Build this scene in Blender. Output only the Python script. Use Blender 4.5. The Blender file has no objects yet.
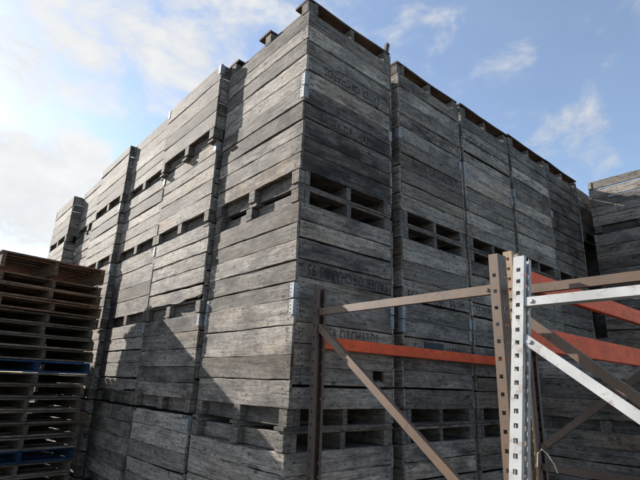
import bpy, math, random
from mathutils import Matrix, Vector

S = bpy.context.scene
COL = S.collection
RAD = math.radians

# ------------------------------------------------------------------ camera
cam_d = bpy.data.cameras.new('camera')
cam = bpy.data.objects.new('camera', cam_d)
COL.objects.link(cam)
cam.location = (-1.933, -2.514, 1.955)
cam.rotation_euler = (1.8636, -0.03528, -0.71678)
cam_d.sensor_width = 36.0
cam_d.lens = 475.2 / 640 * 36
cam_d.clip_start = 0.05
cam_d.clip_end = 3000
S.camera = cam

# ------------------------------------------------------------------ light
SUN_AZ = -16.5          # degrees from +Y, negative = towards -X
SUN_EL = 27.0
sun_dir = Vector((math.sin(RAD(SUN_AZ)) * math.cos(RAD(SUN_EL)),
                  math.cos(RAD(SUN_AZ)) * math.cos(RAD(SUN_EL)),
                  math.sin(RAD(SUN_EL))))
sd = bpy.data.lights.new('sun', 'SUN')
sd.energy = 4.5
sd.angle = RAD(0.5)
sd.color = (1.0, 0.95, 0.88)
sun = bpy.data.objects.new('sun', sd)
COL.objects.link(sun)
sun.location = (-6, 20, 14)
sun.rotation_euler = sun_dir.to_track_quat('Z', 'Y').to_euler()

S.view_settings.view_transform = 'Standard'
S.view_settings.look = 'None'
S.view_settings.exposure = 1.4
S.view_settings.gamma = 1.0
S.view_settings.use_curve_mapping = False


class NT:
    """tiny helper for writing node trees"""
    def __init__(self, tree):
        self.t = tree
        tree.nodes.clear()

    def n(self, kind, **kw):
        nd = self.t.nodes.new(kind)
        for k, v in kw.items():
            if k.startswith('i_'):
                key = k[2:]
                key = int(key) if key.isdigit() else key
                nd.inputs[key].default_value = v
            else:
                setattr(nd, k, v)
        return nd

    def l(self, a, b):
        self.t.links.new(a, b)

    def val(self, x, sock):
        if hasattr(x, 'is_linked') or hasattr(x, 'links'):
            self.l(x, sock)
        else:
            sock.default_value = x

    def math(self, op, a, b=0.0, clamp=False):
        m = self.n('ShaderNodeMath', operation=op, use_clamp=clamp)
        self.val(a, m.inputs[0]); self.val(b, m.inputs[1])
        return m.outputs[0]

    def vmath(self, op, a, b):
        m = self.n('ShaderNodeVectorMath', operation=op)
        self.val(a, m.inputs[0]); self.val(b, m.inputs[1])
        return m.outputs['Value'] if op in ('DOT_PRODUCT', 'LENGTH', 'DISTANCE') else m.outputs[0]

    def ramp(self, fac, stops, interp='LINEAR'):
        r = self.n('ShaderNodeValToRGB')
        r.color_ramp.interpolation = interp
        e = r.color_ramp.elements
        while len(e) < len(stops):
            e.new(0.5)
        for q, (p, c) in zip(e, stops):
            q.position = p
            q.color = (c, c, c, 1) if isinstance(c, (int, float)) else (*c, 1)
        self.l(fac, r.inputs[0])
        return r.outputs[0]

    def mix(self, fac, a, b, blend='MIX'):
        m = self.n('ShaderNodeMix', data_type='RGBA', blend_type=blend)
        self.val(fac, m.inputs[0])
        for x, s in ((a, m.inputs[6]), (b, m.inputs[7])):
            if isinstance(x, tuple):
                s.default_value = (*x, 1) if len(x) == 3 else x
            else:
                self.l(x, s)
        return m.outputs[2]

    def noise(self, vec, scale, detail=4, rough=0.55, dist=0.0):
        q = self.n('ShaderNodeTexNoise')
        q.inputs['Scale'].default_value = scale
        q.inputs['Detail'].default_value = detail
        q.inputs['Roughness'].default_value = rough
        q.inputs['Distortion'].default_value = dist
        self.l(vec, q.inputs['Vector'])
        return q.outputs[0]


# ------------------------------------------------------------------ world: blue sky with cloud banks
def cam_ray(u, v):
    d = Vector(((u - 320) / 475.2, -(v - 240) / 475.2, -1.0))
    d.rotate(cam.rotation_euler)
    return d.normalized()


W = bpy.data.worlds.new('World')
S.world = W
W.use_nodes = True
w = NT(W.node_tree)
sky = w.n('ShaderNodeTexSky', sky_type='NISHITA')
sky.sun_disc = False
sky.sun_elevation = RAD(SUN_EL)
sky.sun_rotation = RAD(SUN_AZ)
sky.air_density = 1.0
sky.dust_density = 0.4
sky.ozone_density = 2.0
tc = w.n('ShaderNodeTexCoord')
dirv = tc.outputs['Generated']
nrm = w.n('ShaderNodeVectorMath', operation='NORMALIZE')
w.l(dirv, nrm.inputs[0])
dirv = nrm.outputs[0]
# cloud banks stand where the real ones stood: soft caps round a few sky directions
CAPS = [  # u, v, angular radius (deg), weight
    (60, 0, 11, 1.05), (185, 15, 9.5, 1.0), (290, -10, 9, .8), (-60, 10, 10, .9), (105, 75, 5, .8),
    (15, 195, 6.5, 1.25), (80, 165, 3.6, 1.0), (-50, 215, 7, 1.2), (138, 108, 3.4, .75), (40, 95, 4, .6),
    (415, 45, 5, .85), (375, 10, 6, .6), (500, 92, 5, .62), (570, 148, 5, .68), (640, 5, 5, .5), (-900, 100, 50, .7),
]
tot = None
for u, v, r, wt in CAPS:
    d = cam_ray(u, v)
    dot = w.vmath('DOT_PRODUCT', dirv, tuple(d))
    m = w.n('ShaderNodeMapRange', interpolation_type='SMOOTHERSTEP')
    w.l(dot, m.inputs[0])
    m.inputs[1].default_value = math.cos(RAD(r * 1.5))
    m.inputs[2].default_value = math.cos(RAD(r * 0.25))
    m.inputs[3].default_value = 0
    m.inputs[4].default_value = wt
    tot = m.outputs[0] if tot is None else w.math('MAXIMUM', tot, m.outputs[0])
mp = w.n('ShaderNodeMapping')
mp.inputs['Scale'].default_value = (1.0, 1.0, 1.7)
w.l(dirv, mp.inputs[0])
n1 = w.noise(mp.outputs[0], 7.0, 10, 0.62, 0.3)
n2 = w.noise(mp.outputs[0], 2.2, 4, 0.5, 0.2)
nn = w.math('ADD', w.math('MULTIPLY', n1, 0.75), w.math('MULTIPLY', n2, 0.35))
cov = w.math('ADD', w.math('MULTIPLY', tot, 0.66), w.math('MULTIPLY', w.math('SUBTRACT', nn, 0.55), 2.3))
cov = w.math('SUBTRACT', cov, 0.26)
cm = w.n('ShaderNodeMapRange', interpolation_type='SMOOTHSTEP')
w.l(cov, cm.inputs[0])
cm.inputs[1].default_value = 0.05
cm.inputs[2].default_value = 0.55
cm.inputs[4].default_value = 0.93
cloud = cm.outputs[0]
# clouds: white, greyer where thick, lit brighter on the sun side
sdot = w.vmath('DOT_PRODUCT', dirv, tuple(sun_dir))
glow = w.n('ShaderNodeMapRange')
w.l(sdot, glow.inputs[0])
glow.inputs[1].default_value = 0.2
glow.inputs[2].default_value = 0.9
glow.inputs[3].default_value = 3.1
glow.inputs[4].default_value = 3.8
n3 = w.noise(mp.outputs[0], 7.0, 6, 0.6, 0.2)
shade = w.n('ShaderNodeMapRange')
w.l(n3, shade.inputs[0])
shade.inputs[1].default_value = 0.3
shade.inputs[2].default_value = 0.7
shade.inputs[3].default_value = 0.84
shade.inputs[4].default_value = 1.08
lum = w.math('MULTIPLY', glow.outputs[0], shade.outputs[0])
cc = w.n('ShaderNodeCombineColor')
w.l(lum, cc.inputs[0]); w.l(lum, cc.inputs[1]); w.l(w.math('MULTIPLY', lum, 0.985), cc.inputs[2])
skyh = w.mix(0.13, sky.outputs[0], cc.outputs[0])     # thin high haze
skyc = w.mix(cloud, skyh, cc.outputs[0])
bg = w.n('ShaderNodeBackground')
bg.inputs['Strength'].default_value = 0.088
w.l(skyc, bg.inputs[0])
wo = w.n('ShaderNodeOutputWorld')
w.l(bg.outputs[0], wo.inputs[0])


# ------------------------------------------------------------------ materials
def new_mat(name):
    m = bpy.data.materials.new(name)
    m.use_nodes = True
    t = NT(m.node_tree)
    b = t.n('ShaderNodeBsdfPrincipled')
    o = t.n('ShaderNodeOutputMaterial')
    t.l(b.outputs[0], o.inputs[0])
    return m, t, b, o


def wood(name, dark, mid, light, rough=0.85, stain=0.55, stain_col=(0.035, 0.032, 0.03), tone_var=0.35, tint=None):
    """weathered boards; grain runs along the mesh's own x axis"""
    m, t, b, o = new_mat(name)
    tcn = t.n('ShaderNodeTexCoord')
    oi = t.n('ShaderNodeObjectInfo')
    at = t.n('ShaderNodeAttribute', attribute_name='seed')
    tn = t.n('ShaderNodeAttribute', attribute_name='tone')
    off = t.math('ADD', t.math('MULTIPLY', oi.outputs['Random'], 57.0), t.math('MULTIPLY', at.outputs['Fac'], 31.0))
    cv = t.n('ShaderNodeCombineXYZ')
    t.l(off, cv.inputs[0]); t.l(t.math('MULTIPLY', off, 0.73), cv.inputs[1]); t.l(off, cv.inputs[2])
    base = t.vmath('ADD', tcn.outputs['Object'], cv.outputs[0])
    g1 = t.vmath('MULTIPLY', base, (2.2, 22.0, 48.0))
    grain = t.noise(g1, 1.0, 6, 0.65, 0.6)
    g2 = t.vmath('MULTIPLY', base, (6.0, 60.0, 190.0))
    fine = t.noise(g2, 1.0, 3, 0.6, 0.2)
    blot = t.noise(t.vmath('MULTIPLY', base, (3.0, 5.0, 6.5)), 1.0, 5, 0.62, 0.3)
    patch = t.noise(t.vmath('MULTIPLY', base, (17.0, 22.0, 42.0)), 1.0, 7, 0.78, 0.3)
    f = t.math('ADD', t.math('MULTIPLY', grain, 0.62), t.math('MULTIPLY', fine, 0.38))
    f = t.math('ADD', t.math('MULTIPLY', f, 0.58), t.math('MULTIPLY', patch, 0.45))
    col = t.ramp(f, [(0.40, dark), (0.52, mid), (0.64, light)])
    # weather stains
    sm = t.ramp(blot, [(0.42, 0.0), (0.70, 1.0)])
    r2 = t.n('ShaderNodeMapRange')
    t.l(t.math('FRACT', t.math('MULTIPLY', oi.outputs['Random'], 7.31)), r2.inputs[0])
    r2.inputs[3].default_value = 0.35
    r2.inputs[4].default_value = 1.45
    sm = t.math('MULTIPLY', t.math('MULTIPLY', sm, stain), r2.outputs[0], True)
    col = t.mix(sm, col, stain_col)
    # dark knots
    sx = t.n('ShaderNodeSeparateXYZ')
    t.l(t.vmath('ADD', base, t.vmath('MULTIPLY', t.vmath('ADD', blot, (-.5, -.5, -.5)), (.05, 0, .03))), sx.inputs[0])

    def flat(a, b2):
        q = t.n('ShaderNodeCombineXYZ')
        t.l(t.math('MULTIPLY', sx.outputs[0], a), q.inputs[0])
        t.l(t.math('MULTIPLY', sx.outputs[2], b2), q.inputs[1])
        return q.outputs[0]
    vo = t.n('ShaderNodeTexVoronoi', feature='F1', voronoi_dimensions='2D')
    vo.inputs['Scale'].default_value = 1.0
    t.l(flat(3.6, 6.0), vo.inputs['Vector'])
    sv = t.n('ShaderNodeSeparateColor')
    t.l(vo.outputs['Color'], sv.inputs[0])
    kn = t.ramp(t.math('ADD', vo.outputs['Distance'], t.math('MULTIPLY', sv.outputs[0], 0.09)), [(0.045, 1.0), (0.12, 0.0)])
    kn = t.math('MULTIPLY', kn, 0.8)
    col = t.mix(kn, col, (0.03, 0.026, 0.022))
    # small dark specks: old nail holes, mould
    vo2 = t.n('ShaderNodeTexVoronoi', feature='F1', voronoi_dimensions='2D')
    vo2.inputs['Scale'].default_value = 1.0
    t.l(flat(13.0, 38.0), vo2.inputs['Vector'])
    sv2 = t.n('ShaderNodeSeparateColor')
    t.l(vo2.outputs['Color'], sv2.inputs[0])
    sp = t.ramp(t.math('ADD', vo2.outputs['Distance'], t.math('MULTIPLY', sv2.outputs[0], 0.3)), [(0.10, 0.75), (0.24, 0.0)])
    col = t.mix(sp, col, (0.03, 0.027, 0.025))
    # cracks along the grain
    ck = t.noise(t.vmath('MULTIPLY', base, (0.9, 9.0, 17.0)), 1.0, 3, 0.5, 0.8)
    ck = t.math('ABSOLUTE', t.math('SUBTRACT', ck, 0.5))
    ck = t.ramp(ck, [(0.0, 1.0), (0.016, 0.0)])
    cmask = t.ramp(t.noise(t.vmath('MULTIPLY', base, (2.5, 3.0, 4.0)), 1.0, 2, 0.5), [(0.47, 0.0), (0.58, 0.85)])
    ck = t.math('MULTIPLY', ck, cmask)
    col = t.mix(ck, col, (0.022, 0.019, 0.017))
    # brown, less weathered patches that differ from board to board
    bt = t.noise(t.vmath('MULTIPLY', base, (1.3, 3.0, 3.5)), 1.0, 4, 0.6, 0.3)
    bt = t.math('ADD', bt, t.math('MULTIPLY', t.math('SUBTRACT', t.math('FRACT', t.math('MULTIPLY', at.outputs['Fac'], 3.7)), 0.5), 0.22))
    bm_ = t.ramp(bt, [(0.50, 0.0), (0.72, 0.75)])
    col = t.mix(bm_, col, t.mix(1.0, col, (0.95, 0.79, 0.63), 'MULTIPLY'))
    # board tone and bin tone
    ro = t.n('ShaderNodeMapRange')
    t.l(oi.outputs['Random'], ro.inputs[0])
    ro.inputs[3].default_value = 1.0 - tone_var * 0.45
    ro.inputs[4].default_value = 1.0 + tone_var * 0.45
    tone = t.math('MULTIPLY', tn.outputs['Fac'], ro.outputs[0])
    hs = t.n('ShaderNodeVectorMath', operation='SCALE')
    t.l(col, hs.inputs[0]); t.l(tone, hs.inputs['Scale'])
    t.l(hs.outputs[0], b.inputs['Base Color'])
    b.inputs['Roughness'].default_value = rough
    b.inputs['Specular IOR Level'].default_value = 0.25
    bp = t.n('ShaderNodeBump')
    bp.inputs['Strength'].default_value = 0.55
    bp.inputs['Distance'].default_value = 0.004
    t.l(t.math('SUBTRACT', f, t.math('MULTIPLY', kn, 0.4)), bp.inputs['Height'])
    t.l(bp.outputs[0], b.inputs['Normal'])
    return m


def paint(name, col, wear_col, wear=0.5, rough=0.5, metal=0.0, scale=14.0):
    m, t, b, o = new_mat(name)
    tcn = t.n('ShaderNodeTexCoord')
    oi = t.n('ShaderNodeObjectInfo')
    cv = t.n('ShaderNodeCombineXYZ')
    t.l(t.math('MULTIPLY', oi.outputs['Random'], 41.0), cv.inputs[0])
    base = t.vmath('ADD', tcn.outputs['Object'], cv.outputs[0])
    a = t.noise(base, scale, 7, 0.68, 0.2)
    c = t.noise(base, scale * 5.5, 4, 0.65)
    d = t.noise(base, scale * 0.35, 3, 0.5)
    tone = t.ramp(d, [(0.3, 0.80), (0.7, 1.12)])
    c1 = t.mix(1.0, (*col, 1), tone, 'MULTIPLY')
    wm = t.ramp(t.math('ADD', t.math('MULTIPLY', a, 0.7), t.math('MULTIPLY', c, 0.3)), [(0.54, 0.0), (0.64, 1.0)])
    cl = t.mix(t.math('MULTIPLY', wm, wear), c1, (*wear_col, 1))
    t.l(cl, b.inputs['Base Color'])
    b.inputs['Roughness'].default_value = rough
    b.inputs['Metallic'].default_value = metal
    rr = t.ramp(c, [(0.3, rough * 0.8), (0.7, min(1, rough * 1.25))])
    t.l(rr, b.inputs['Roughness'])
    bp = t.n('ShaderNodeBump')
    bp.inputs['Strength'].default_value = 0.25
    bp.inputs['Distance'].default_value = 0.0015
    t.l(a, bp.inputs['Height'])
    t.l(bp.outputs[0], b.inputs['Normal'])
    return m


M = {}
M['bin'] = wood('weathered_grey_wood', (0.066, 0.057, 0.049), (0.245, 0.215, 0.183), (0.41, 0.367, 0.315), stain=0.75)
M['bin_stained'] = wood('stained_grey_wood', (0.035, 0.031, 0.027), (0.135, 0.118, 0.102), (0.29, 0.26, 0.225), stain=0.85, stain_col=(0.03, 0.026, 0.023))
M['feet'] = wood('bin_foot_wood', (0.04, 0.035, 0.03), (0.135, 0.118, 0.102), (0.28, 0.25, 0.215), stain=0.6)
M['brown'] = wood('brown_sawn_wood', (0.02, 0.012, 0.009), (0.065, 0.040, 0.029), (0.15, 0.095, 0.068), stain=0.5, stain_col=(0.02, 0.015, 0.012))
M['pallet'] = wood('pallet_wood', (0.034, 0.027, 0.021), (0.125, 0.098, 0.075), (0.25, 0.205, 0.162), stain=0.5)
M['pallet_brown'] = wood('pallet_brown_wood', (0.04, 0.025, 0.016), (0.18, 0.11, 0.07), (0.34, 0.22, 0.145), stain=0.4)
M['blue'] = wood('blue_painted_wood', (0.006, 0.016, 0.04), (0.011, 0.038, 0.095), (0.03, 0.075, 0.15), stain=0.3)
M['galv'] = paint('galvanised_steel', (0.25, 0.26, 0.262), (0.12, 0.085, 0.06), 0.8, 0.65, 0.1, 30)
M['rust'] = paint('rusted_nail', (0.05, 0.034, 0.026), (0.02, 0.015, 0.012), 0.6, 0.8, 0.0, 60)
M['rack_brown'] = paint('brown_rack_paint', (0.128, 0.078, 0.048), (0.06, 0.033, 0.021), 0.75, 0.55, 0.0, 16)
M['rack_brown_shaded'] = paint('shaded_brown_rack_paint', (0.095, 0.06, 0.042), (0.05, 0.03, 0.022), 0.7, 0.6, 0.0, 16)  # rack brown with shade put into the colour, for posts out of the sun
M['rack_tan'] = paint('tan_rack_paint', (0.28, 0.19, 0.108), (0.12, 0.07, 0.04), 0.8, 0.55, 0.0, 12)
M['rack_white'] = paint('white_rack_paint', (0.36, 0.355, 0.34), (0.18, 0.125, 0.085), 0.8, 0.5, 0.0, 18)
M['orange'] = paint('orange_beam_paint', (0.74, 0.098, 0.02), (0.20, 0.05, 0.026), 0.85, 0.68, 0.0, 12)
M['teal'] = paint('dark_teal_plate', (0.012, 0.03, 0.034), (0.03, 0.03, 0.03), 0.5, 0.7)
M['twine'] = paint('pale_twine', (0.55, 0.50, 0.40), (0.35, 0.3, 0.22), 0.5, 0.9)

# stencil ink, worn off in places
for ink_name, lo_, hi_ in (('worn_stencil_ink', .28, .75), ('dark_stencil_ink', .62, .85)):
    m, t, b, o = new_mat(ink_name)
    tcn = t.n('ShaderNodeTexCoord'); oi = t.n('ShaderNodeObjectInfo')
    cv = t.n('ShaderNodeCombineXYZ'); t.l(t.math('MULTIPLY', oi.outputs['Random'], 33.0), cv.inputs[0])
    base = t.vmath('ADD', tcn.outputs['Object'], cv.outputs[0])
    a = t.noise(t.vmath('MULTIPLY', base, (10, 10, 120)), 1.0, 5, 0.7)
    a2 = t.noise(base, 9, 4, 0.6)
    al = t.ramp(t.math('ADD', t.math('MULTIPLY', a, 0.6), t.math('MULTIPLY', a2, 0.4)), [(0.38, 0.15), (0.55, 0.95)])
    b.inputs['Base Color'].default_value = (0.018, 0.018, 0.02, 1)
    b.inputs['Roughness'].default_value = 0.9
    ir = t.n('ShaderNodeMapRange'); t.l(oi.outputs['Random'], ir.inputs[0])
    ir.inputs[3].default_value = lo_; ir.inputs[4].default_value = hi_
    t.l(t.math('MULTIPLY', al, ir.outputs[0]), b.inputs['Alpha'])
    M['ink' if lo_ < .5 else 'ink_dark'] = m

# ground: packed gravel
m, t, b, o = new_mat('packed_gravel')
tcn = t.n('ShaderNodeTexCoord')
g = t.noise(tcn.outputs['Object'], 38, 6, 0.7)
g2 = t.noise(tcn.outputs['Object'], 0.6, 5, 0.6)
c1 = t.ramp(g, [(0.3, (0.05, 0.047, 0.044)), (0.7, (0.17, 0.16, 0.148))])
c2 = t.mix(t.ramp(g2, [(0.35, 0.0), (0.7, 0.5)]), c1, (0.12, 0.108, 0.092))
t.l(c2, b.inputs['Base Color'])
b.inputs['Roughness'].default_value = 0.95
bp = t.n('ShaderNodeBump'); bp.inputs['Distance'].default_value = 0.02
t.l(g, bp.inputs['Height']); t.l(bp.outputs[0], b.inputs['Normal'])
M['gravel'] = m


# ------------------------------------------------------------------ mesh helpers
class MB:
    """collects vertices and faces (with per-vertex tone / seed and a material slot) for ONE mesh"""
    def __init__(self):
        self.v, self.f, self.mi, self.tone, self.seed = [], [], [], [], []

    def add(self, verts, faces, tone=1.0, seed=0.0, mi=0):
        k = len(self.v)
        self.v += [tuple(p) for p in verts]
        self.tone += [tone] * len(verts)
        self.seed += [seed] * len(verts)
        for f in faces:
            self.f.append(tuple(i + k for i in f))
            self.mi.append(mi)

    def box(self, x0, x1, y0, y1, z0, z1, tone=1.0, seed=0.0, mi=0, c=0.0, mat=None):
        if c <= 0:
            vs = [(x, y, z) for z in (z0, z1) for y in (y0, y1) for x in (x0, x1)]
            fs = [(0, 2, 3, 1), (4, 5, 7, 6), (0, 1, 5, 4), (2, 6, 7, 3), (0, 4, 6, 2), (1, 3, 7, 5)]
        else:   # chamfered along every edge
            vs, idx = [], {}
            for sx in (0, 1):
                for sy in (0, 1):
                    for sz in (0, 1):
                        X, Y, Z = (x0, x1)[sx], (y0, y1)[sy], (z0, z1)[sz]
                        dx, dy, dz = c * (1 - 2 * sx), c * (1 - 2 * sy), c * (1 - 2 * sz)
                        for a, p in (('x', (X, Y + dy, Z + dz)), ('y', (X + dx, Y, Z + dz)), ('z', (X + dx, Y + dy, Z))):
                            idx[(sx, sy, sz, a)] = len(vs)
                            vs.append(p)
            I = idx
            fs = []
            for s in (0, 1):
                fs.append([I[(s, 0, 0, 'x')], I[(s, 1, 0, 'x')], I[(s, 1, 1, 'x')], I[(s, 0, 1, 'x')]][::(1 if s else -1)])
                fs.append([I[(0, s, 0, 'y')], I[(0, s, 1, 'y')], I[(1, s, 1, 'y')], I[(1, s, 0, 'y')]][::(1 if s else -1)])
                fs.append([I[(0, 0, s, 'z')], I[(1, 0, s, 'z')], I[(1, 1, s, 'z')], I[(0, 1, s, 'z')]][::(1 if s else -1)])
            for p in (0, 1):
                for q in (0, 1):
                    fs.append([I[(p, q, 0, 'x')], I[(p, q, 0, 'y')], I[(p, q, 1, 'y')], I[(p, q, 1, 'x')]])
                    fs.append([I[(p, 0, q, 'x')], I[(p, 0, q, 'z')], I[(p, 1, q, 'z')], I[(p, 1, q, 'x')]])
                    fs.append([I[(0, p, q, 'y')], I[(0, p, q, 'z')], I[(1, p, q, 'z')], I[(1, p, q, 'y')]])
                    for r in (0, 1):
                        fs.append([I[(p, q, r, 'x')], I[(p, q, r, 'y')], I[(p, q, r, 'z')]])
            fs2 = {}
            out = []
            for f in fs:
                key = tuple(sorted(f))
                if key not in fs2:
                    fs2[key] = 1
                    out.append(tuple(f))
            fs = out
        if mat is not None:
            vs = [tuple(mat @ Vector(p)) for p in vs]
        self.add(vs, fs, tone, seed, mi)

    def board(self, x0, x1, z0, z1, yf, yb, rng, tone=1.0, n=10, wob=0.002, rag0=0.0, rag1=0.0, bow=0.0, mi=0, cup=0.0):
        """a sawn board lying along x with its good face at yf, uneven edges and worn arrises"""
        c = 0.0035 * (1 if yb > yf else -1)
        cz = 0.0035
        vs = []
        r0 = r1 = 0.0
        ph = [rng.uniform(0, 6.28) for _ in range(6)]
        wave = lambda a, k: max(0.0, .5 + .3 * math.sin(3.1 * a + ph[k]) + .22 * math.sin(8.3 * a + ph[k + 1]) + .13 * math.sin(21 * a + ph[k + 2]))
        if rag0 or rag1:
            n *= 2
        e0, e1 = rng.uniform(-.004, .004), rng.uniform(-.004, .004)
        for i in range(n + 1):
            a = i / n
            x = x0 + (x1 - x0) * a + (e0 if i == 0 else e1 if i == n else 0)
            r0 = r0 * .6 + rng.uniform(-1, 1) * wob
            r1 = r1 * .6 + rng.uniform(-1, 1) * wob
            za = z0 + r0 + wave(a, 0) * rag0
            zb = z1 + r1 - wave(a, 3) * rag1
            dy = bow * math.sin(math.pi * a) + cup * (a - .5)
            vs += [(x, yf + dy, za + cz), (x, yf + dy, zb - cz), (x, yf + c + dy, zb), (x, yb + dy, zb), (x, yb + dy, za), (x, yf + c + dy, za)]
        fs = []
        for i in range(n):
            for k in range(6):
                p, q = i * 6 + k, i * 6 + (k + 1) % 6
                fs.append((p, p + 6, q + 6, q) if yb > yf else (p, q, q + 6, p + 6))
        e = n * 6
        fs.append(tuple(range(6)) if yb > yf else tuple(range(5, -1, -1)))
        fs.append(tuple(range(e + 5, e - 1, -1)) if yb > yf else tuple(range(e, e + 6)))
        self.add(vs, fs, tone, rng.uniform(0, 9), mi)

    def disc(self, x, y, z, r, mi, out=-1, n=6, h=0.0012):
        """a nail head standing on a face that looks along -y"""
        k = [(x + r * math.cos(6.283 * i / n), y + out * h, z + r * math.sin(6.283 * i / n)) for i in range(n)]
        k2 = [(p[0], y - out * 0.001, p[2]) for p in k]
        fs = [tuple(range(n))] + [(i, i + n, (i + 1) % n + n, (i + 1) % n) for i in range(n)]
        self.add(k + k2, fs, 1, 0, mi)

    def tube(self, pts, r, n=8, mi=0):
        vs = []
        fs = []
        pts = [Vector(p) for p in pts]
        for i, p in enumerate(pts):
            d = (pts[min(i + 1, len(pts) - 1)] - pts[max(i - 1, 0)]).normalized()
            a = d.orthogonal().normalized()
            bb = d.cross(a)
            for k in range(n):
                th = 6.283185 * k / n
                vs.append(tuple(p + (a * math.cos(th) + bb * math.sin(th)) * r))
        for i in range(len(pts) - 1):
            for k in range(n):
                fs.append((i * n + k, i * n + (k + 1) % n, (i + 1) * n + (k + 1) % n, (i + 1) * n + k))
        fs.append(tuple(range(n))[::-1])
        fs.append(tuple(range((len(pts) - 1) * n, len(pts) * n)))
        self.add(vs, fs, 1, 0, mi)

    def mesh(self, name, mats, recalc=False):
        me = bpy.data.meshes.new(name)
        me.from_pydata(self.v, [], self.f)
        for mm in mats:
            me.materials.append(mm)
        me.polygons.foreach_set('material_index', self.mi)
        for nm, dat in (('tone', self.tone), ('seed', self.seed)):
            a = me.attributes.new(nm, 'FLOAT', 'POINT')
            a.data.foreach_set('value', dat)
        if recalc:
            import bmesh
            bm = bmesh.new(); bm.from_mesh(me)
            bmesh.ops.recalc_face_normals(bm, faces=bm.faces)
            bm.to_mesh(me); bm.free()
        me.update()
        return me


def obj(name, me, parent=None, mat=None):
    o = bpy.data.objects.new(name, me)
    COL.objects.link(o)
    if parent is not None:
        o.parent = parent
    if mat is not None:
        o.matrix_local = mat
    return o


def thing(name, label, cat, loc, group=None, rz=0.0, rot=None):
    o = bpy.data.objects.new(name, None)
    o.empty_display_size = 0.2
    COL.objects.link(o)
    o.location = loc
    o.rotation_euler = rot if rot else (0, 0, rz)
    o['label'] = label
    o['category'] = cat
    if group:
        o['group'] = group
    return o


# ------------------------------------------------------------------ ground
g = MB()
g.add([(-800, -800, 0), (800, -800, 0), (800, 800, 0), (-800, 800, 0)], [(0, 1, 2, 3)])
gr = obj('ground', g.mesh('ground', [M['gravel']]))
gr['kind'] = 'structure'

# ------------------------------------------------------------------ fruit bins
BW, BD = 1.016, 1.216        # width (x), depth (y)
FT, BH = 0.128, 0.8315       # height of the feet, whole height
PH = BH - FT                 # height of the boarded sides


def make_panel(length, seed, nb=5, wood_mat='bin', tones=None, flat=False, ragged=0.0, gap_top=0.0, lift=0.0, notch=None, big_gap=None):
    rng = random.Random(seed)
    mb = MB()
    hs = [rng.uniform(0.85, 1.15) for _ in range(nb)]
    tot_h = PH - gap_top
    k = tot_h / sum(hs)
    z = FT
    L = length / 2
    for i in range(nb):
        h = hs[i] * k
        gap = rng.choice((.003, .004, .006, .010, .013)) * rng.uniform(.8, 1.2) if not (big_gap and i == big_gap[0]) else big_gap[1]
        if rng.random() < .2:
            gap += .005
        z0, z1 = z + (gap if i else 0), z + h
        if gap_top and i == nb - 1:
            z0 += gap_top
            z1 += gap_top
        z = z + h
        tone = rng.choice((rng.uniform(.72, 1.2), rng.uniform(.72, 1.2), rng.uniform(.8, 1.15), rng.uniform(.8, 1.15), rng.uniform(.55, .75), rng.uniform(1.2, 1.5))) if not tones or tones[i] is None else tones[i]
        off = 0.0 if flat else rng.uniform(-.003, .003)
        bow = 0.0 if flat else rng.uniform(-.005, .005)
        cup = 0.0 if flat else rng.uniform(-.006, .006)
        if notch and notch[0] == i:           # a board broken through near one end
            a, b2 = notch[1], notch[2]
            mb.board(-L, a, z0, z1, off, .020 + off, rng, tone, n=8, rag0=ragged if i == 0 else 0)
            mb.board(b2, L, z0, z1, off, .020 + off, rng, tone, n=4)
            mb.board(a + .004, b2 - .004, z0, z0 + (z1 - z0) * .55, off + .002, .020 + off, rng, tone, n=5, rag1=.03)
        else:
            mb.board(-L, L, z0, z1, off, .020 + off, rng, tone, n=14, wob=.0022 if flat else .003,
                     rag0=ragged if i == 0 else 0, rag1=0, bow=bow, cup=cup)
        for xx in (-L + .035, -L + .06, L - .035, L - .06):
            for q in (.25, .5, .75):
                if rng.random() < .85:
                    x = xx + rng.uniform(-.008, .008)
                    a = (x + L) / length
                    y = off + bow * math.sin(math.pi * a) + cup * (a - .5)
                    mb.disc(x, y, z0 + (z1 - z0) * q + rng.uniform(-.01, .01), rng.uniform(.0045, .0075), 1)
        for q in (.3, .7):
            if rng.random() < .8:
                x = rng.uniform(-.02, .02)
                mb.disc(x, off + bow, z0 + (z1 - z0) * q, rng.uniform(.003, .005), 1)
    return mb.mesh('boards', [M[wood_mat], M['rust']])


SIDE = [make_panel(BD, 100 + i) for i in range(7)] + [make_panel(BD, 120, nb=4), make_panel(BD, 121, ragged=.014), make_panel(BD, 122, ragged=.012, nb=4)]
SIDE_RAG = make_panel(BD, 131, ragged=.05)
FW = BW - 0.046
FRONT = [make_panel(FW, 200 + i, flat=True) for i in range(6)] + [make_panel(FW, 220, nb=4, flat=True)]
FRONT_ST = [make_panel(FW, 240 + i, flat=True, wood_mat='bin_stained') for i in range(3)]
FRONT_LIGHT = make_panel(FW, 251, flat=True, tones=[.9, 1.0, 1.95, .85, .95])
FRONT_DARKRIM = make_panel(FW, 252, flat=True, tones=[.95, .9, .55, .45, .6])
FRONT_BROKEN = make_panel(FW, 253, flat=True, notch=(1, .27, .40))
FRONT_GAP = make_panel(FW, 254, flat=True, big_gap=(3, .03))
SIDE_SLIT = make_panel(BD, 140, gap_top=.011, big_gap=(3, .009), wood_mat='bin')
FRONT_SLIT = make_panel(FW, 141, gap_top=.018, flat=True)


def mesh_floor():
    rng = random.Random(5)
    mb = MB()
    n = 8
    pit = (BD - .05) / n
    for i in range(n):
        y = -BD / 2 + .025 + i * pit
        mb.box(-BW / 2 + .025, BW / 2 - .025, y + .003, y + pit - .003, FT, FT + .018, rng.uniform(.7, 1.0), rng.random() * 9)
    return mb.mesh('floor_boards', [M['feet']])


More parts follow.
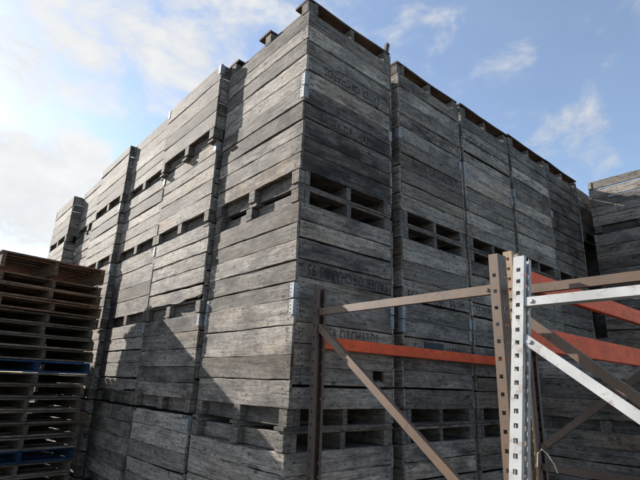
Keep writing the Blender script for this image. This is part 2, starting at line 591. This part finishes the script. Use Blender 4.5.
def mesh_runner(outer):
    rng = random.Random(7 + outer)
    mb = MB()
    mb.board(-BD / 2 + .006, BD / 2 - .006, .022, FT - .001, -.022, .022, rng, .95, n=8)
    return mb.mesh('runner', [M['feet']])


def mesh_skid(brown, seed):
    rng = random.Random(seed)
    mb = MB()
    mb.board(-BW / 2 + .002, BW / 2 - .002, -.13 if brown else -.05, .05, 0, .021, rng, 1.0, n=8, wob=.003, bow=.008 if brown else 0)
    return mb.mesh('skid_board', [M['brown' if brown else 'feet']])


def mesh_block(seed):
    rng = random.Random(seed)
    mb = MB()
    mb.box(-.012, .045, -.044, .044, .023, FT - .003, rng.uniform(.85, 1.2), rng.random() * 9, c=.003)
    for y in (-.022, .022):
        for z in (.05, .095):
            k = len(mb.v)
            r = .005
            pts = [(-.0135, y + r * math.cos(1.047 * i), z + r * math.sin(1.047 * i)) for i in range(6)]
            mb.add(pts, [tuple(range(5, -1, -1))], 1, 0, 1)
    return mb.mesh('foot_block', [M['feet'], M['rust']])


def mesh_bracket():
    """folded steel angle nailed over a corner; corner at the origin, flanges run to +x and +y"""
    mb = MB()
    h0, h1, wd, th = BH - .108, BH - .006, .042, .0025
    mb.box(-.002, wd, -.0055, -.0055 + th, h0, h1, c=.0008)
    mb.box(-.0055, -.0055 + th, -.003, wd, h0 + .0005, h1 - .0005, c=.0008)
    for i in range(4):
        z = h0 + .012 + i * .026
        mb.disc(.029, -.0055, z, .0052, 1)
        k = [(-.0067, .029 + .0052 * math.cos(1.047 * q), z + .0052 * math.sin(1.047 * q)) for q in range(6)]
        mb.add(k, [tuple(range(5, -1, -1))], 1, 0, 1)
    return mb.mesh('corner_bracket', [M['galv'], M['rust']])


def text_mesh(body, width, height, ink='ink'):
    cu = bpy.data.curves.new('stencil', 'FONT')
    cu.body = body
    cu.align_x = 'CENTER'
    cu.align_y = 'CENTER'
    cu.space_character = 1.15
    cu.offset = 0.03
    cu.resolution_u = 3
    ob = bpy.data.objects.new('stencil_source', cu)
    COL.objects.link(ob)
    bpy.context.view_layer.update()
    dg = bpy.context.evaluated_depsgraph_get()
    me = bpy.data.meshes.new_from_object(ob.evaluated_get(dg))
    bpy.data.objects.remove(ob)
    xs = [v.co.x for v in me.vertices]
    ys = [v.co.y for v in me.vertices]
    sx, sy = width / (max(xs) - min(xs)), height / (max(ys) - min(ys))
    mx, my = (max(xs) + min(xs)) / 2, (max(ys) + min(ys)) / 2
    # stand the flat letters up on the board: x stays, y -> z, the front looks along -y
    me.transform(Matrix(((sx, 0, 0, -mx * sx), (0, 0, -1, 0), (0, sy, 0, -my * sy), (0, 0, 0, 1))))
    me.materials.clear()
    me.materials.append(M[ink])
    me.name = 'lettering'
    return me


FLOOR = mesh_floor()
RUNNER = [mesh_runner(0), mesh_runner(1)]
SKID = [mesh_skid(False, 31 + i) for i in range(3)]
SKID_BR = [mesh_skid(True, 41 + i) for i in range(2)]
BLOCK = [mesh_block(60 + i) for i in range(4)]
BRACKET = mesh_bracket()
TXT = text_mesh('SAUER ORCHARDS 95', .84, .085, 'ink_dark')
TXT_BIG = text_mesh('SAUER ORCHARDS', .86, .105, 'ink_dark')
TXT_SHORT = text_mesh('SAUER ORCHARDS', .66, .082)

LZ = BH - .215               # lettering sits on the second board from the rim


def make_bin(label, loc, rz=0.0, inverted=False, group=None, rng=None, side=None, front=None, letters=None, lz=None,
             brown_top=False, simple=False, seen=True, tilt=(0, 0)):
    r = thing('fruit_bin', label, 'fruit bin', loc, group, rot=(tilt[0], tilt[1], rz))
    F = Matrix.Translation((0, 0, BH)) @ Matrix.Rotation(math.pi, 4, 'Y') if inverted else Matrix.Identity(4)
    T = Matrix.Translation

    def part(name, me, mt):
        return obj(name, me, r, F @ mt)
    RZ = lambda d: Matrix.Rotation(RAD(d), 4, 'Z')
    side = side or rng.choice(SIDE)
    front = front or rng.choice(FRONT)
    # the side that looks to -x in the world must be the picked one, also when turned over
    sx = 1 if inverted else -1
    part('side_panel', side, T((-BW / 2, 0, 0) if sx < 0 else (BW / 2, 0, 0)) @ RZ(-90 if sx < 0 else 90))
    part('side_panel', rng.choice(SIDE), T((BW / 2, 0, 0) if sx < 0 else (-BW / 2, 0, 0)) @ RZ(90 if sx < 0 else -90))
    part('end_panel', front, T((0, -BD / 2 + .002, 0)))
    part('end_panel', rng.choice(FRONT), T((0, BD / 2 - .002, 0)) @ RZ(180))
    part('floor', FLOOR, Matrix.Identity(4))
    for i, x in enumerate((-BW / 2 + .078, 0, BW / 2 - .078)):
        part('runner', RUNNER[i == 1], T((x, 0, 0)) @ RZ(90))
    if simple:
        return r
    sk = SKID_BR if brown_top else SKID
    fl = Matrix.Rotation(RAD(-90), 4, 'X')
    for y in (-BD / 2 + .056, 0, BD / 2 - .056):
        part('skid_board', rng.choice(sk), T((rng.uniform(-.012, .012), y + rng.uniform(-.012, .012), .0)) @ Matrix.Rotation(RAD(90), 4, 'X') @ T((0, -.0215, 0)))
    for y in (-BD / 2 + .05, rng.uniform(-.05, .05), BD / 2 - .05):
        part('foot_block', rng.choice(BLOCK), T((-BW / 2 + .010, y, 0)))
        part('foot_block', rng.choice(BLOCK), T((BW / 2 - .010, y, 0)) @ RZ(180))
    for x, y, a in ((-1, -1, 0), (1, -1, 90), (1, 1, 180), (-1, 1, 270)):
        if rng.random() < .68:
            part('corner_bracket', BRACKET, T((x * BW / 2, y * (BD / 2 - .0), 0)) @ RZ(a))
    if letters is not None:
        z = LZ if lz is None else lz
        part('lettering', letters, T((rng.uniform(-.02, .02), -BD / 2 + .002 - .0015, z + rng.uniform(-.012, .012))) @ Matrix.Rotation(rng.uniform(-.012, .012), 4, 'Y'))
    return r


ROWS = ['bottom', 'fifth from the top', 'fourth from the top', 'third from the top', 'second from the top', 'topmost']
rng = random.Random(11)
G_FACE = 'fruit bins stacked in the shaded lettered face'
RX0 = [0.0, 1.117, 2.177, 3.215, 4.215]
RNAME = ['corner column', 'column right of the corner', 'third column along the shaded face',
         'fourth column along the shaded face', 'rightmost column of the shaded face']
RZO = [0.0, -.02, -.015, .0, .0]
for c, x0 in enumerate(RX0):
    for k in range(6):
        inv = k % 2 == 1
        kw = {}
        if k == 5:
            kw['brown_top'] = True
        txt = None
        extra = ''
        if (c, k) in ((0, 3), (1, 3), (2, 3)):
            txt, extra = TXT, ' reading upside down'
        elif (c, k) in ((0, 2), (1, 2), (0, 4), (1, 4)):
            txt = TXT_SHORT
        elif (c, k) in ((0, 5), (3, 4), (1, 5), (3, 5)):
            txt = TXT_SHORT
        elif (c, k) == (2, 5):
            txt = TXT_BIG
        kw['letters'] = txt
        if (c, k) == (0, 4):
            kw['front'] = FRONT_ST[0]
        if c == 4 and k >= 3:
            kw['front'] = FRONT_ST[k % 3] if k != 5 else FRONT_ST[1]
        if (c, k) == (3, 5):
            kw['front'] = FRONT_LIGHT
        if (c, k) == (0, 2):
            kw['front'] = FRONT_BROKEN
        if (c, k) == (2, 5):
            kw['lz'] = BH - .43
            kw['front'] = FRONT_GAP
        if (c, k) == (1, 4):
            kw['front'] = FRONT_DARKRIM
        lab = ('%s bin, %s in the %s' % ('lettered, overturned' if inv and txt else 'plain overturned' if inv else
                                         'lettered upright' if txt else 'plain upright', ROWS[k], RNAME[c]))
        jx, jy = rng.uniform(-.006, .006), rng.uniform(-.008, .010)
        if c == 0 and k < 2:
            jx, jy = -.03, -.01
        dz = RZO[c] * (k / 5)
        b = make_bin(lab, (x0 + BW / 2 + jx, BD / 2 + jy, k * BH + dz), rz=rng.uniform(-.004, .004), inverted=inv,
                     group=G_FACE, rng=rng, **kw)
        if (c, k) == (0, 5):      # broken stub of wood standing on the right end of the roof line
            mb = MB()
            mb.box(-.02, .02, -.018, .018, 0, .21, .9, 3, c=.004, mat=Matrix.Translation((.47, -.56, BH - .06)) @ Matrix.Rotation(RAD(12), 4, 'Y'))
            obj('splintered_stub', mb.mesh('splintered_stub', [M['feet']]), b)
        if (c, k) == (1, 2):      # dark plate nailed to the boards
            mb = MB()
            mb.box(-.219, .055, -BD / 2 - .004, -BD / 2 + .0005, BH - .235, BH - .165)
            obj('dark_plate', mb.mesh('dark_plate', [M['teal']]), b)

# the recessed column past the end of the face
for k in range(6):
    make_bin('dark bin, %s in the recessed column squeezed behind the right-hand stack' % ROWS[k],
             (5.12 + BW / 2, .09 + BD / 2 + (.2 if k < 5 else 0), k * BH + .02), rz=.01, inverted=False,
             group='fruit bins in the recessed column', rng=rng, front=FRONT_SLIT if k == 5 else None, side=SIDE_SLIT if k == 5 else None)

# second row, hidden behind the face
for c, x0 in enumerate((.955, 2.0, 3.05, 4.1, 5.15)):
    for k in range(6):
        make_bin('grey bin in the hidden second row behind the shaded face',
                 (x0 + BW / 2 + .02, BD * 1.5 + .06 + (.62 if c == 4 else 0), k * BH), group='bins hidden behind the shaded face', rng=rng, simple=True)

for k in range(6):
    make_bin('grey bin in the hidden column behind the right-hand stack', (6.17 + BW / 2, .03 + BD / 2, k * BH),
             group='bins hidden behind the right-hand stack', rng=rng, simple=True)

# sunlit face: columns running away to the left
G_SUN = 'fruit bins stacked in the sunlit face'
CY0 = [1.262, 2.44, 3.66, 4.885, 6.15]
CP = [.055, .055, .125, .04, .19]
CN = ['first', 'second', 'third', 'fourth', 'farthest']
for c, y0 in enumerate(CY0):
    for k in range(6):
        px = CP[c] + rng.uniform(-.012, .012)
        if c == 0 and k == 5:
            px = .10
        if c == 0 and k < 3:
            px = .042
        if c == 3 and k == 5:
            px = .04
        sd_ = None
        if (c, k) in ((0, 3), (1, 2), (0, 5)):
            sd_ = SIDE_RAG if (c, k) != (0, 5) else SIDE[7]
        lab = 'upright bin, %s in the %s sunlit column left of the corner column' % (ROWS[k], CN[c])
        make_bin(lab, (-px + BW / 2, y0 + BD / 2 + rng.uniform(-.012, .012), k * BH - .012 * (k > 2) - (.012 * k if c == 4 else 0)), rz=rng.uniform(-.008, .008),
                 group=G_SUN, rng=rng, side=sd_)

# right-hand tall stack, its side facing the racks
for k in range(6):
    make_bin('upright bin, %s in the tall stack at the right edge' % ROWS[k],
             (5.42 + BW / 2 + rng.uniform(-.01, .01), -.09 - BD / 2 + rng.uniform(-.012, .012), k * BH + .02),
             rz=rng.uniform(-.008, .008), group='fruit bins in the tall right-hand stack', rng=rng, side=SIDE_SLIT if k == 5 else None)
# low stack of three in front of it
for k in range(3):
    make_bin('dark upright bin, %s in the low stack of three behind the racks' % ['bottom', 'middle', 'top'][k],
             (2.86 + BW / 2 + rng.uniform(-.01, .01), -.25 - BD / 2 + rng.uniform(-.01, .01), k * BH - .03 * k),
             rz=rng.uniform(-.006, .006), group='fruit bins in the low stack of three', rng=rng)

# ------------------------------------------------------------------ pallets
PWID, PDEP = 1.075, 1.20


def pallet_meshes(matname, top=False):
    out = []
    for s in range(3):
        rng2 = random.Random(sum(map(ord, matname)) + s + 50 * top)
        sh = .15 if top else .082
        strg = MB()
        strg.board(-PDEP / 2, PDEP / 2, .017, .017 + sh, -.019, .019, rng2, rng2.uniform(.6, .9), n=6)
        deck = MB()
        n = 8 if top else 7
        pit = PDEP / n
        for i in range(n):
            y = -PDEP / 2 + (i + .5) * pit
            hw = pit * (.46 if top else .40)
            q = MB()
            q.board(-PWID / 2 + rng2.uniform(-.012, .012), PWID / 2 + rng2.uniform(-.012, .012), -hw, hw, 0, .017, rng2,
                    rng2.uniform(.9, 1.6), n=6, wob=.004, rag0=.01, rag1=.01, bow=rng2.uniform(-.003, .003))
            # lay flat: board z -> y, face up
            vs = [(p[0], y + p[2], .017 + sh + .0185 - p[1]) for p in q.v]
            deck.add(vs, [f[::-1] for f in q.f], q.tone[0], q.seed[0])
        bot = MB()
        for i, y in enumerate((-PDEP / 2 + .06, -.25, .25, PDEP / 2 - .06) if not top else (.1, PDEP / 2 - .06)):
            q = MB()
            q.board(-PWID / 2 + rng2.uniform(-.012, .012), PWID / 2 + rng2.uniform(-.012, .012), -.05, .05, 0, .016, rng2,
                    rng2.uniform(.9, 1.6), n=6, wob=.003, bow=rng2.uniform(-.002, .002))
            vs = [(p[0], y + p[2], .0165 - p[1]) for p in q.v]
            bot.add(vs, [f[::-1] for f in q.f], q.tone[0], q.seed[0])
        out.append((strg.mesh('stringer', [M[matname]], True), deck.mesh('deck_boards', [M[matname]], True), bot.mesh('bottom_boards', [M[matname]], True)))
    return out


PM = {k: pallet_meshes(k) for k in ('pallet', 'pallet_brown', 'blue')}
PTOP = pallet_meshes('pallet_brown', True)
PP = .1225


def make_pallet(label, loc, rz, kind, rng, group, top=False):
    r = thing('pallet', label, 'pallet', loc, group, rz)
    st, dk, bt = rng.choice(PTOP if top else PM[kind])
    for x in (-PWID / 2 + .03, 0, PWID / 2 - .03):
        obj('stringer', st, r, Matrix.Translation((x, 0, 0)) @ Matrix.Rotation(RAD(90), 4, 'Z'))
    obj('deck', dk, r)
    obj('bottom_deck', bt, r)
    return r


NP = 24
ORD = ['', 'second', 'third', 'fourth', 'fifth', 'sixth', 'seventh', 'eighth', 'ninth', 'tenth', 'eleventh', 'twelfth', 'thirteenth',
       'fourteenth', 'fifteenth', 'sixteenth', 'seventeenth', 'eighteenth', 'nineteenth', 'twentieth', 'twenty-first',
       'twenty-second', 'twenty-third', 'twenty-fourth', 'twenty-fifth', 'twenty-sixth']
rng = random.Random(23)
for k in range(NP + 1):
    top = k == NP
    z = k * PP
    kind = 'pallet_brown' if k >= NP - 3 else 'blue' if k in (16, 9) else 'pallet'
    i = NP - k
    if top:
        lab = 'topmost brown pallet of the tall stack at the left edge, light showing through its deck'
    elif k == 16:
        lab = 'upper of the two blue pallets in the stack at the left edge'
    elif k == 9:
        lab = 'lower of the two blue pallets in the stack at the left edge'
    else:
        lab = '%s wooden pallet, %s from the top of the stack at the left edge' % ('brown' if kind == 'pallet_brown' else 'dark grey', ORD[i])
    jx, jy = rng.uniform(-.02, .02), rng.uniform(-.035, .035)
    if top:
        jy -= .05
    make_pallet(lab, (-.903 + jx, 3.17 + PDEP / 2 + jy, z), rng.uniform(-.04, .04) + .15, kind, rng, 'pallets in the tall stack', top)
for k in range(NP):
    make_pallet('dark grey pallet of the second stack hidden behind the tall stack', (-1.16 + rng.uniform(-.03, .03), 4.47 + PDEP / 2 + rng.uniform(-.03, .03), k * PP),
                rng.uniform(-.03, .03), 'pallet', rng, 'pallets in the hidden second stack')

# ------------------------------------------------------------------ pallet racking
ZC = 1.955


def post_mesh(h, mat, open_sign, pitch=.0508, hole=.017, seed=0, wid=.078, dep=.046):
    """roll-formed upright: web across x, two flanges with a row of real holes, return lips; open towards open_sign * y"""
    mb = MB()
    th = .0025
    s = open_sign
    rng2 = random.Random(seed)

    def B(x0, x1, a, b, z0, z1):
        ya, yb = sorted((a * s, b * s))
        mb.box(x0, x1, ya, yb, z0, z1)
    hw = wid / 2
    # web on the closed side, perforated
    def perforated(kind, sx=0):
        z = .03
        prev = 0.0
        lo, hi = (dep * .5 - hole / 2, dep * .5 + hole / 2)
        while z < h - .03:
            for (a0, a1) in (((0, lo), (hi, dep)) if kind == 'f' else ((-hw + th, -.007), (.007, hw - th)) if hw < .036 else ((-hw + th, -hw + .022), (-hw + .022 + hole * .7, hw - .022 - hole * .7), (hw - .022, hw - th))):
                if kind == 'f':
                    B(sx * hw - (th if sx > 0 else 0), sx * hw + (th if sx < 0 else 0), a0 - dep / 2, a1 - dep / 2, z - hole / 2, z + hole / 2)
                else:
                    B(a0, a1, -dep / 2, -dep / 2 + th, z - hole / 2, z + hole / 2)
            if kind == 'f':
                B(sx * hw - (th if sx > 0 else 0), sx * hw + (th if sx < 0 else 0), -dep / 2, dep / 2, prev, z - hole / 2)
            else:
                B(-hw + th, hw - th, -dep / 2, -dep / 2 + th, prev, z - hole / 2)
            prev = z + hole / 2
            z += pitch
        if kind == 'f':
            B(sx * hw - (th if sx > 0 else 0), sx * hw + (th if sx < 0 else 0), -dep / 2, dep / 2, prev, h)
        else:
            B(-hw + th, hw - th, -dep / 2, -dep / 2 + th, prev, h)
    perforated('f', -1)
    perforated('f', 1)
    perforated('w')
    B(-hw + th, -hw + .020, dep / 2 - th, dep / 2, 0, h)
    B(hw - .020, hw - th, dep / 2 - th, dep / 2, 0, h)
    return mb.mesh('post', [M[mat]])


def bar_mesh(p, q, w_, t_, mat, seed=0):
    """folded channel brace from p to q lying in the y-z plane"""
    p, q = Vector(p), Vector(q)
    d = q - p
    L = d.length
    mb = MB()
    a = d.normalized()
    xax = Vector((1, 0, 0))
    up = xax.cross(a).normalized()
    if up.z < 0:
        up = -up
    mt = Matrix((( a.x, xax.x, up.x, p.x), (a.y, xax.y, up.y, p.y), (a.z, xax.z, up.z, p.z), (0, 0, 0, 1)))
    th = .0025
    # web (facing -x), top and bottom flanges
    mb.box(0, L, -t_ / 2, -t_ / 2 + th, -w_ / 2, w_ / 2, mat=mt)
    mb.box(0, L, -t_ / 2 + th, t_ / 2, w_ / 2 - th, w_ / 2, mat=mt)
    mb.box(0, L, -t_ / 2 + th, t_ / 2, -w_ / 2, -w_ / 2 + th, mat=mt)
    for e in (.03, L - .03):
        c = mt @ Vector((e, -t_ / 2 - .004, 0))
        pts = [mt @ Vector((e + .009 * math.cos(1.047 * i), -t_ / 2 - .005, .009 * math.sin(1.047 * i))) for i in range(6)]
        pts2 = [mt @ Vector((e + .009 * math.cos(1.047 * i), -t_ / 2, .009 * math.sin(1.047 * i))) for i in range(6)]
        mb.add(pts + pts2, [tuple(range(6))] + [(i, i + 6, (i + 1) % 6 + 6, (i + 1) % 6) for i in range(6)])
    return mb.mesh('brace', [M[mat]], True)


def base_mesh(mat):
    mb = MB()
    mb.box(-.06, .06, -.06, .06, 0, .006, c=.001)
    return mb.mesh('base_plate', [M[mat]])


def frame(label, x, y_far, depth, h, mat, braces, post_far=None, lean=0.0, pitch=.0508, near_mat=None, wid=.078, group='rack uprights standing together', brace_mat=None, bw=.045):
    """one upright frame: far post, near post and its braces, local y = 0 at the far post, running to -y"""
    r = thing('rack_upright', label, 'rack frame', (x, y_far, 0), group, rot=(0, lean, 0))
    obj('post', post_mesh(h, post_far or mat, -1, pitch, seed=1, wid=wid), r, Matrix.Translation((0, 0, .006)))
    obj('post', post_mesh(h, near_mat or mat, 1, pitch, seed=2, wid=wid), r, Matrix.Translation((0, -depth, .006)))
    for y in (0, -depth):
        obj('base_plate', base_mesh(mat), r, Matrix.Translation((0, y, 0)))
    for i, (y0, z0, y1, z1) in enumerate(braces):
        obj('brace', bar_mesh((-.012 + .001 * i, y0, z0), (-.012 + .001 * i, y1, z1), bw, .028, brace_mat or mat), r)
    return r


# brown frame reaching from the bins towards the viewer
dA = 1.29
frame('brown rack frame with a post against the corner bins and orange beam attached', 0.14, -.105, dA, ZC + .61, 'rack_brown',
      [(-.02, ZC + .452, -dA + .02, ZC + .452), (-.02, ZC + .355, -dA + .02, ZC - .60), (-.02, ZC - .72, -dA + .02, ZC - .72), (-.02, ZC - .85, -dA + .02, ZC - 1.75)],
      post_far='rack_brown_shaded', pitch=.076)  # far post gets the brown darkened for the bins' shade
# white frame leaning
dW = 1.20
LW = .20
frame('white rack frame with square holes, leaning beside the brown uprights', -.535, -1.60, dW, (ZC + .525) / math.cos(.20), 'rack_white',
      [(-.02, ZC + .38, -dW + .02, ZC + .38), (-.02, ZC + .235, -dW + .02, ZC - .60), (-.02, ZC - .70, -dW + .02, ZC - .70)], lean=LW, wid=.062, bw=.036)
# tan and brown frame behind it
dC = 1.20
frame('brown rack frame with a tan post, standing behind the white frame', .29, -1.39, dC, ZC + .655, 'rack_brown',
      [(-.02, ZC + .463, -dC + .02, ZC + .463), (-.02, ZC + .355, -dC + .02, ZC - .60), (-.02, ZC - .72, -dC + .02, ZC - .72)], post_far='rack_tan', bw=.041)
# frame farther back, its brown darkened for the shade it stands in
dE = 1.15
frame('dark brown rack frame, farthest back of the uprights, brace rising to the right', .64, -1.27, dE, ZC + .50, 'rack_brown_shaded',
      [(-.02, ZC + .46, -dE + .02, ZC + .46), (-.02, ZC - .28, -dE + .02, ZC + .55), (-.02, ZC - .36, -dE + .02, ZC - .36)], bw=.03)


def beam(label, x0, x1, y, z0, z1, group='orange rack beams'):
    r = thing('rack_beam', label, 'rack beam', (x0, y, z0), group)
    mb = MB()
    L, h = x1 - x0, z1 - z0
    # step-profile box beam: full height at the back, a ledge cut out of the upper front
    prof = [(-.020, .003), (-.017, 0), (.017, 0), (.020, .003), (.020, h - .003), (.017, h), (-.004, h), (-.006, h - .003), (-.006, h - .036), (-.017, h - .040), (-.020, h - .043)]
    n = len(prof)
    vs = [(.004, p[0], p[1]) for p in prof] + [(L - .004, p[0], p[1]) for p in prof]
    fs = [(i, (i + 1) % n, (i + 1) % n + n, i + n) for i in range(n)] + [tuple(range(n)), tuple(range(n, 2 * n))[::-1]]
    mb.add(vs, fs)
    obj('beam', mb.mesh('beam', [M['orange']], True), r)
    for x in (-.002, L - .002):
        pb = MB()
        pb.box(x - .003, x + .004, -.032, .026, -.055, h + .045, c=.001)
        obj('end_plate', pb.mesh('end_plate', [M['orange']]), r)
    return r


beam('low orange beam running along the shaded bins from the dark post', .205, 2.64, -.066, ZC + .222, ZC + .303)
beam('upper orange beam to the right of the white post', .345, 2.748, -1.357, ZC + .508, ZC + .618)
beam('lower orange beam to the right of the white post', .345, 2.748, -1.357, ZC + .198, ZC + .322)

# far supports of those beams
r = thing('rack_upright', 'single brown rack post hidden behind the white post, holding the low beam', 'rack frame', (2.685, -.115, 0), 'far rack posts')
obj('post', post_mesh(ZC + .6, 'rack_brown_shaded', -1, .076), r, Matrix.Translation((0, 0, .006)))
obj('base_plate', base_mesh('rack_brown_shaded'), r)

frame('brown rack frame outside the picture, holding the far ends of the two right-hand beams', 2.795, -1.395, dC, ZC + .65, 'rack_brown',
      [(-.02, ZC + .463, -dC + .02, ZC + .463), (-.02, ZC + .355, -dC + .02, ZC - .60), (-.02, ZC - .72, -dC + .02, ZC - .72)], group='far rack posts')

# twine tied round the tan post
mb = MB()
tw = [(.245, -1.452, ZC - .31), (.238, -1.462, ZC - .255), (.25, -1.475, ZC - .238), (.265, -1.49, ZC - .255), (.285, -1.505, ZC - .295), (.29, -1.515, ZC - .33)]
mb.tube(tw, .0025, 6)
o = obj('twine', mb.mesh('twine', [M['twine']]))
o['label'] = 'loose pale twine tied round the tan rack post'
o['category'] = 'twine'
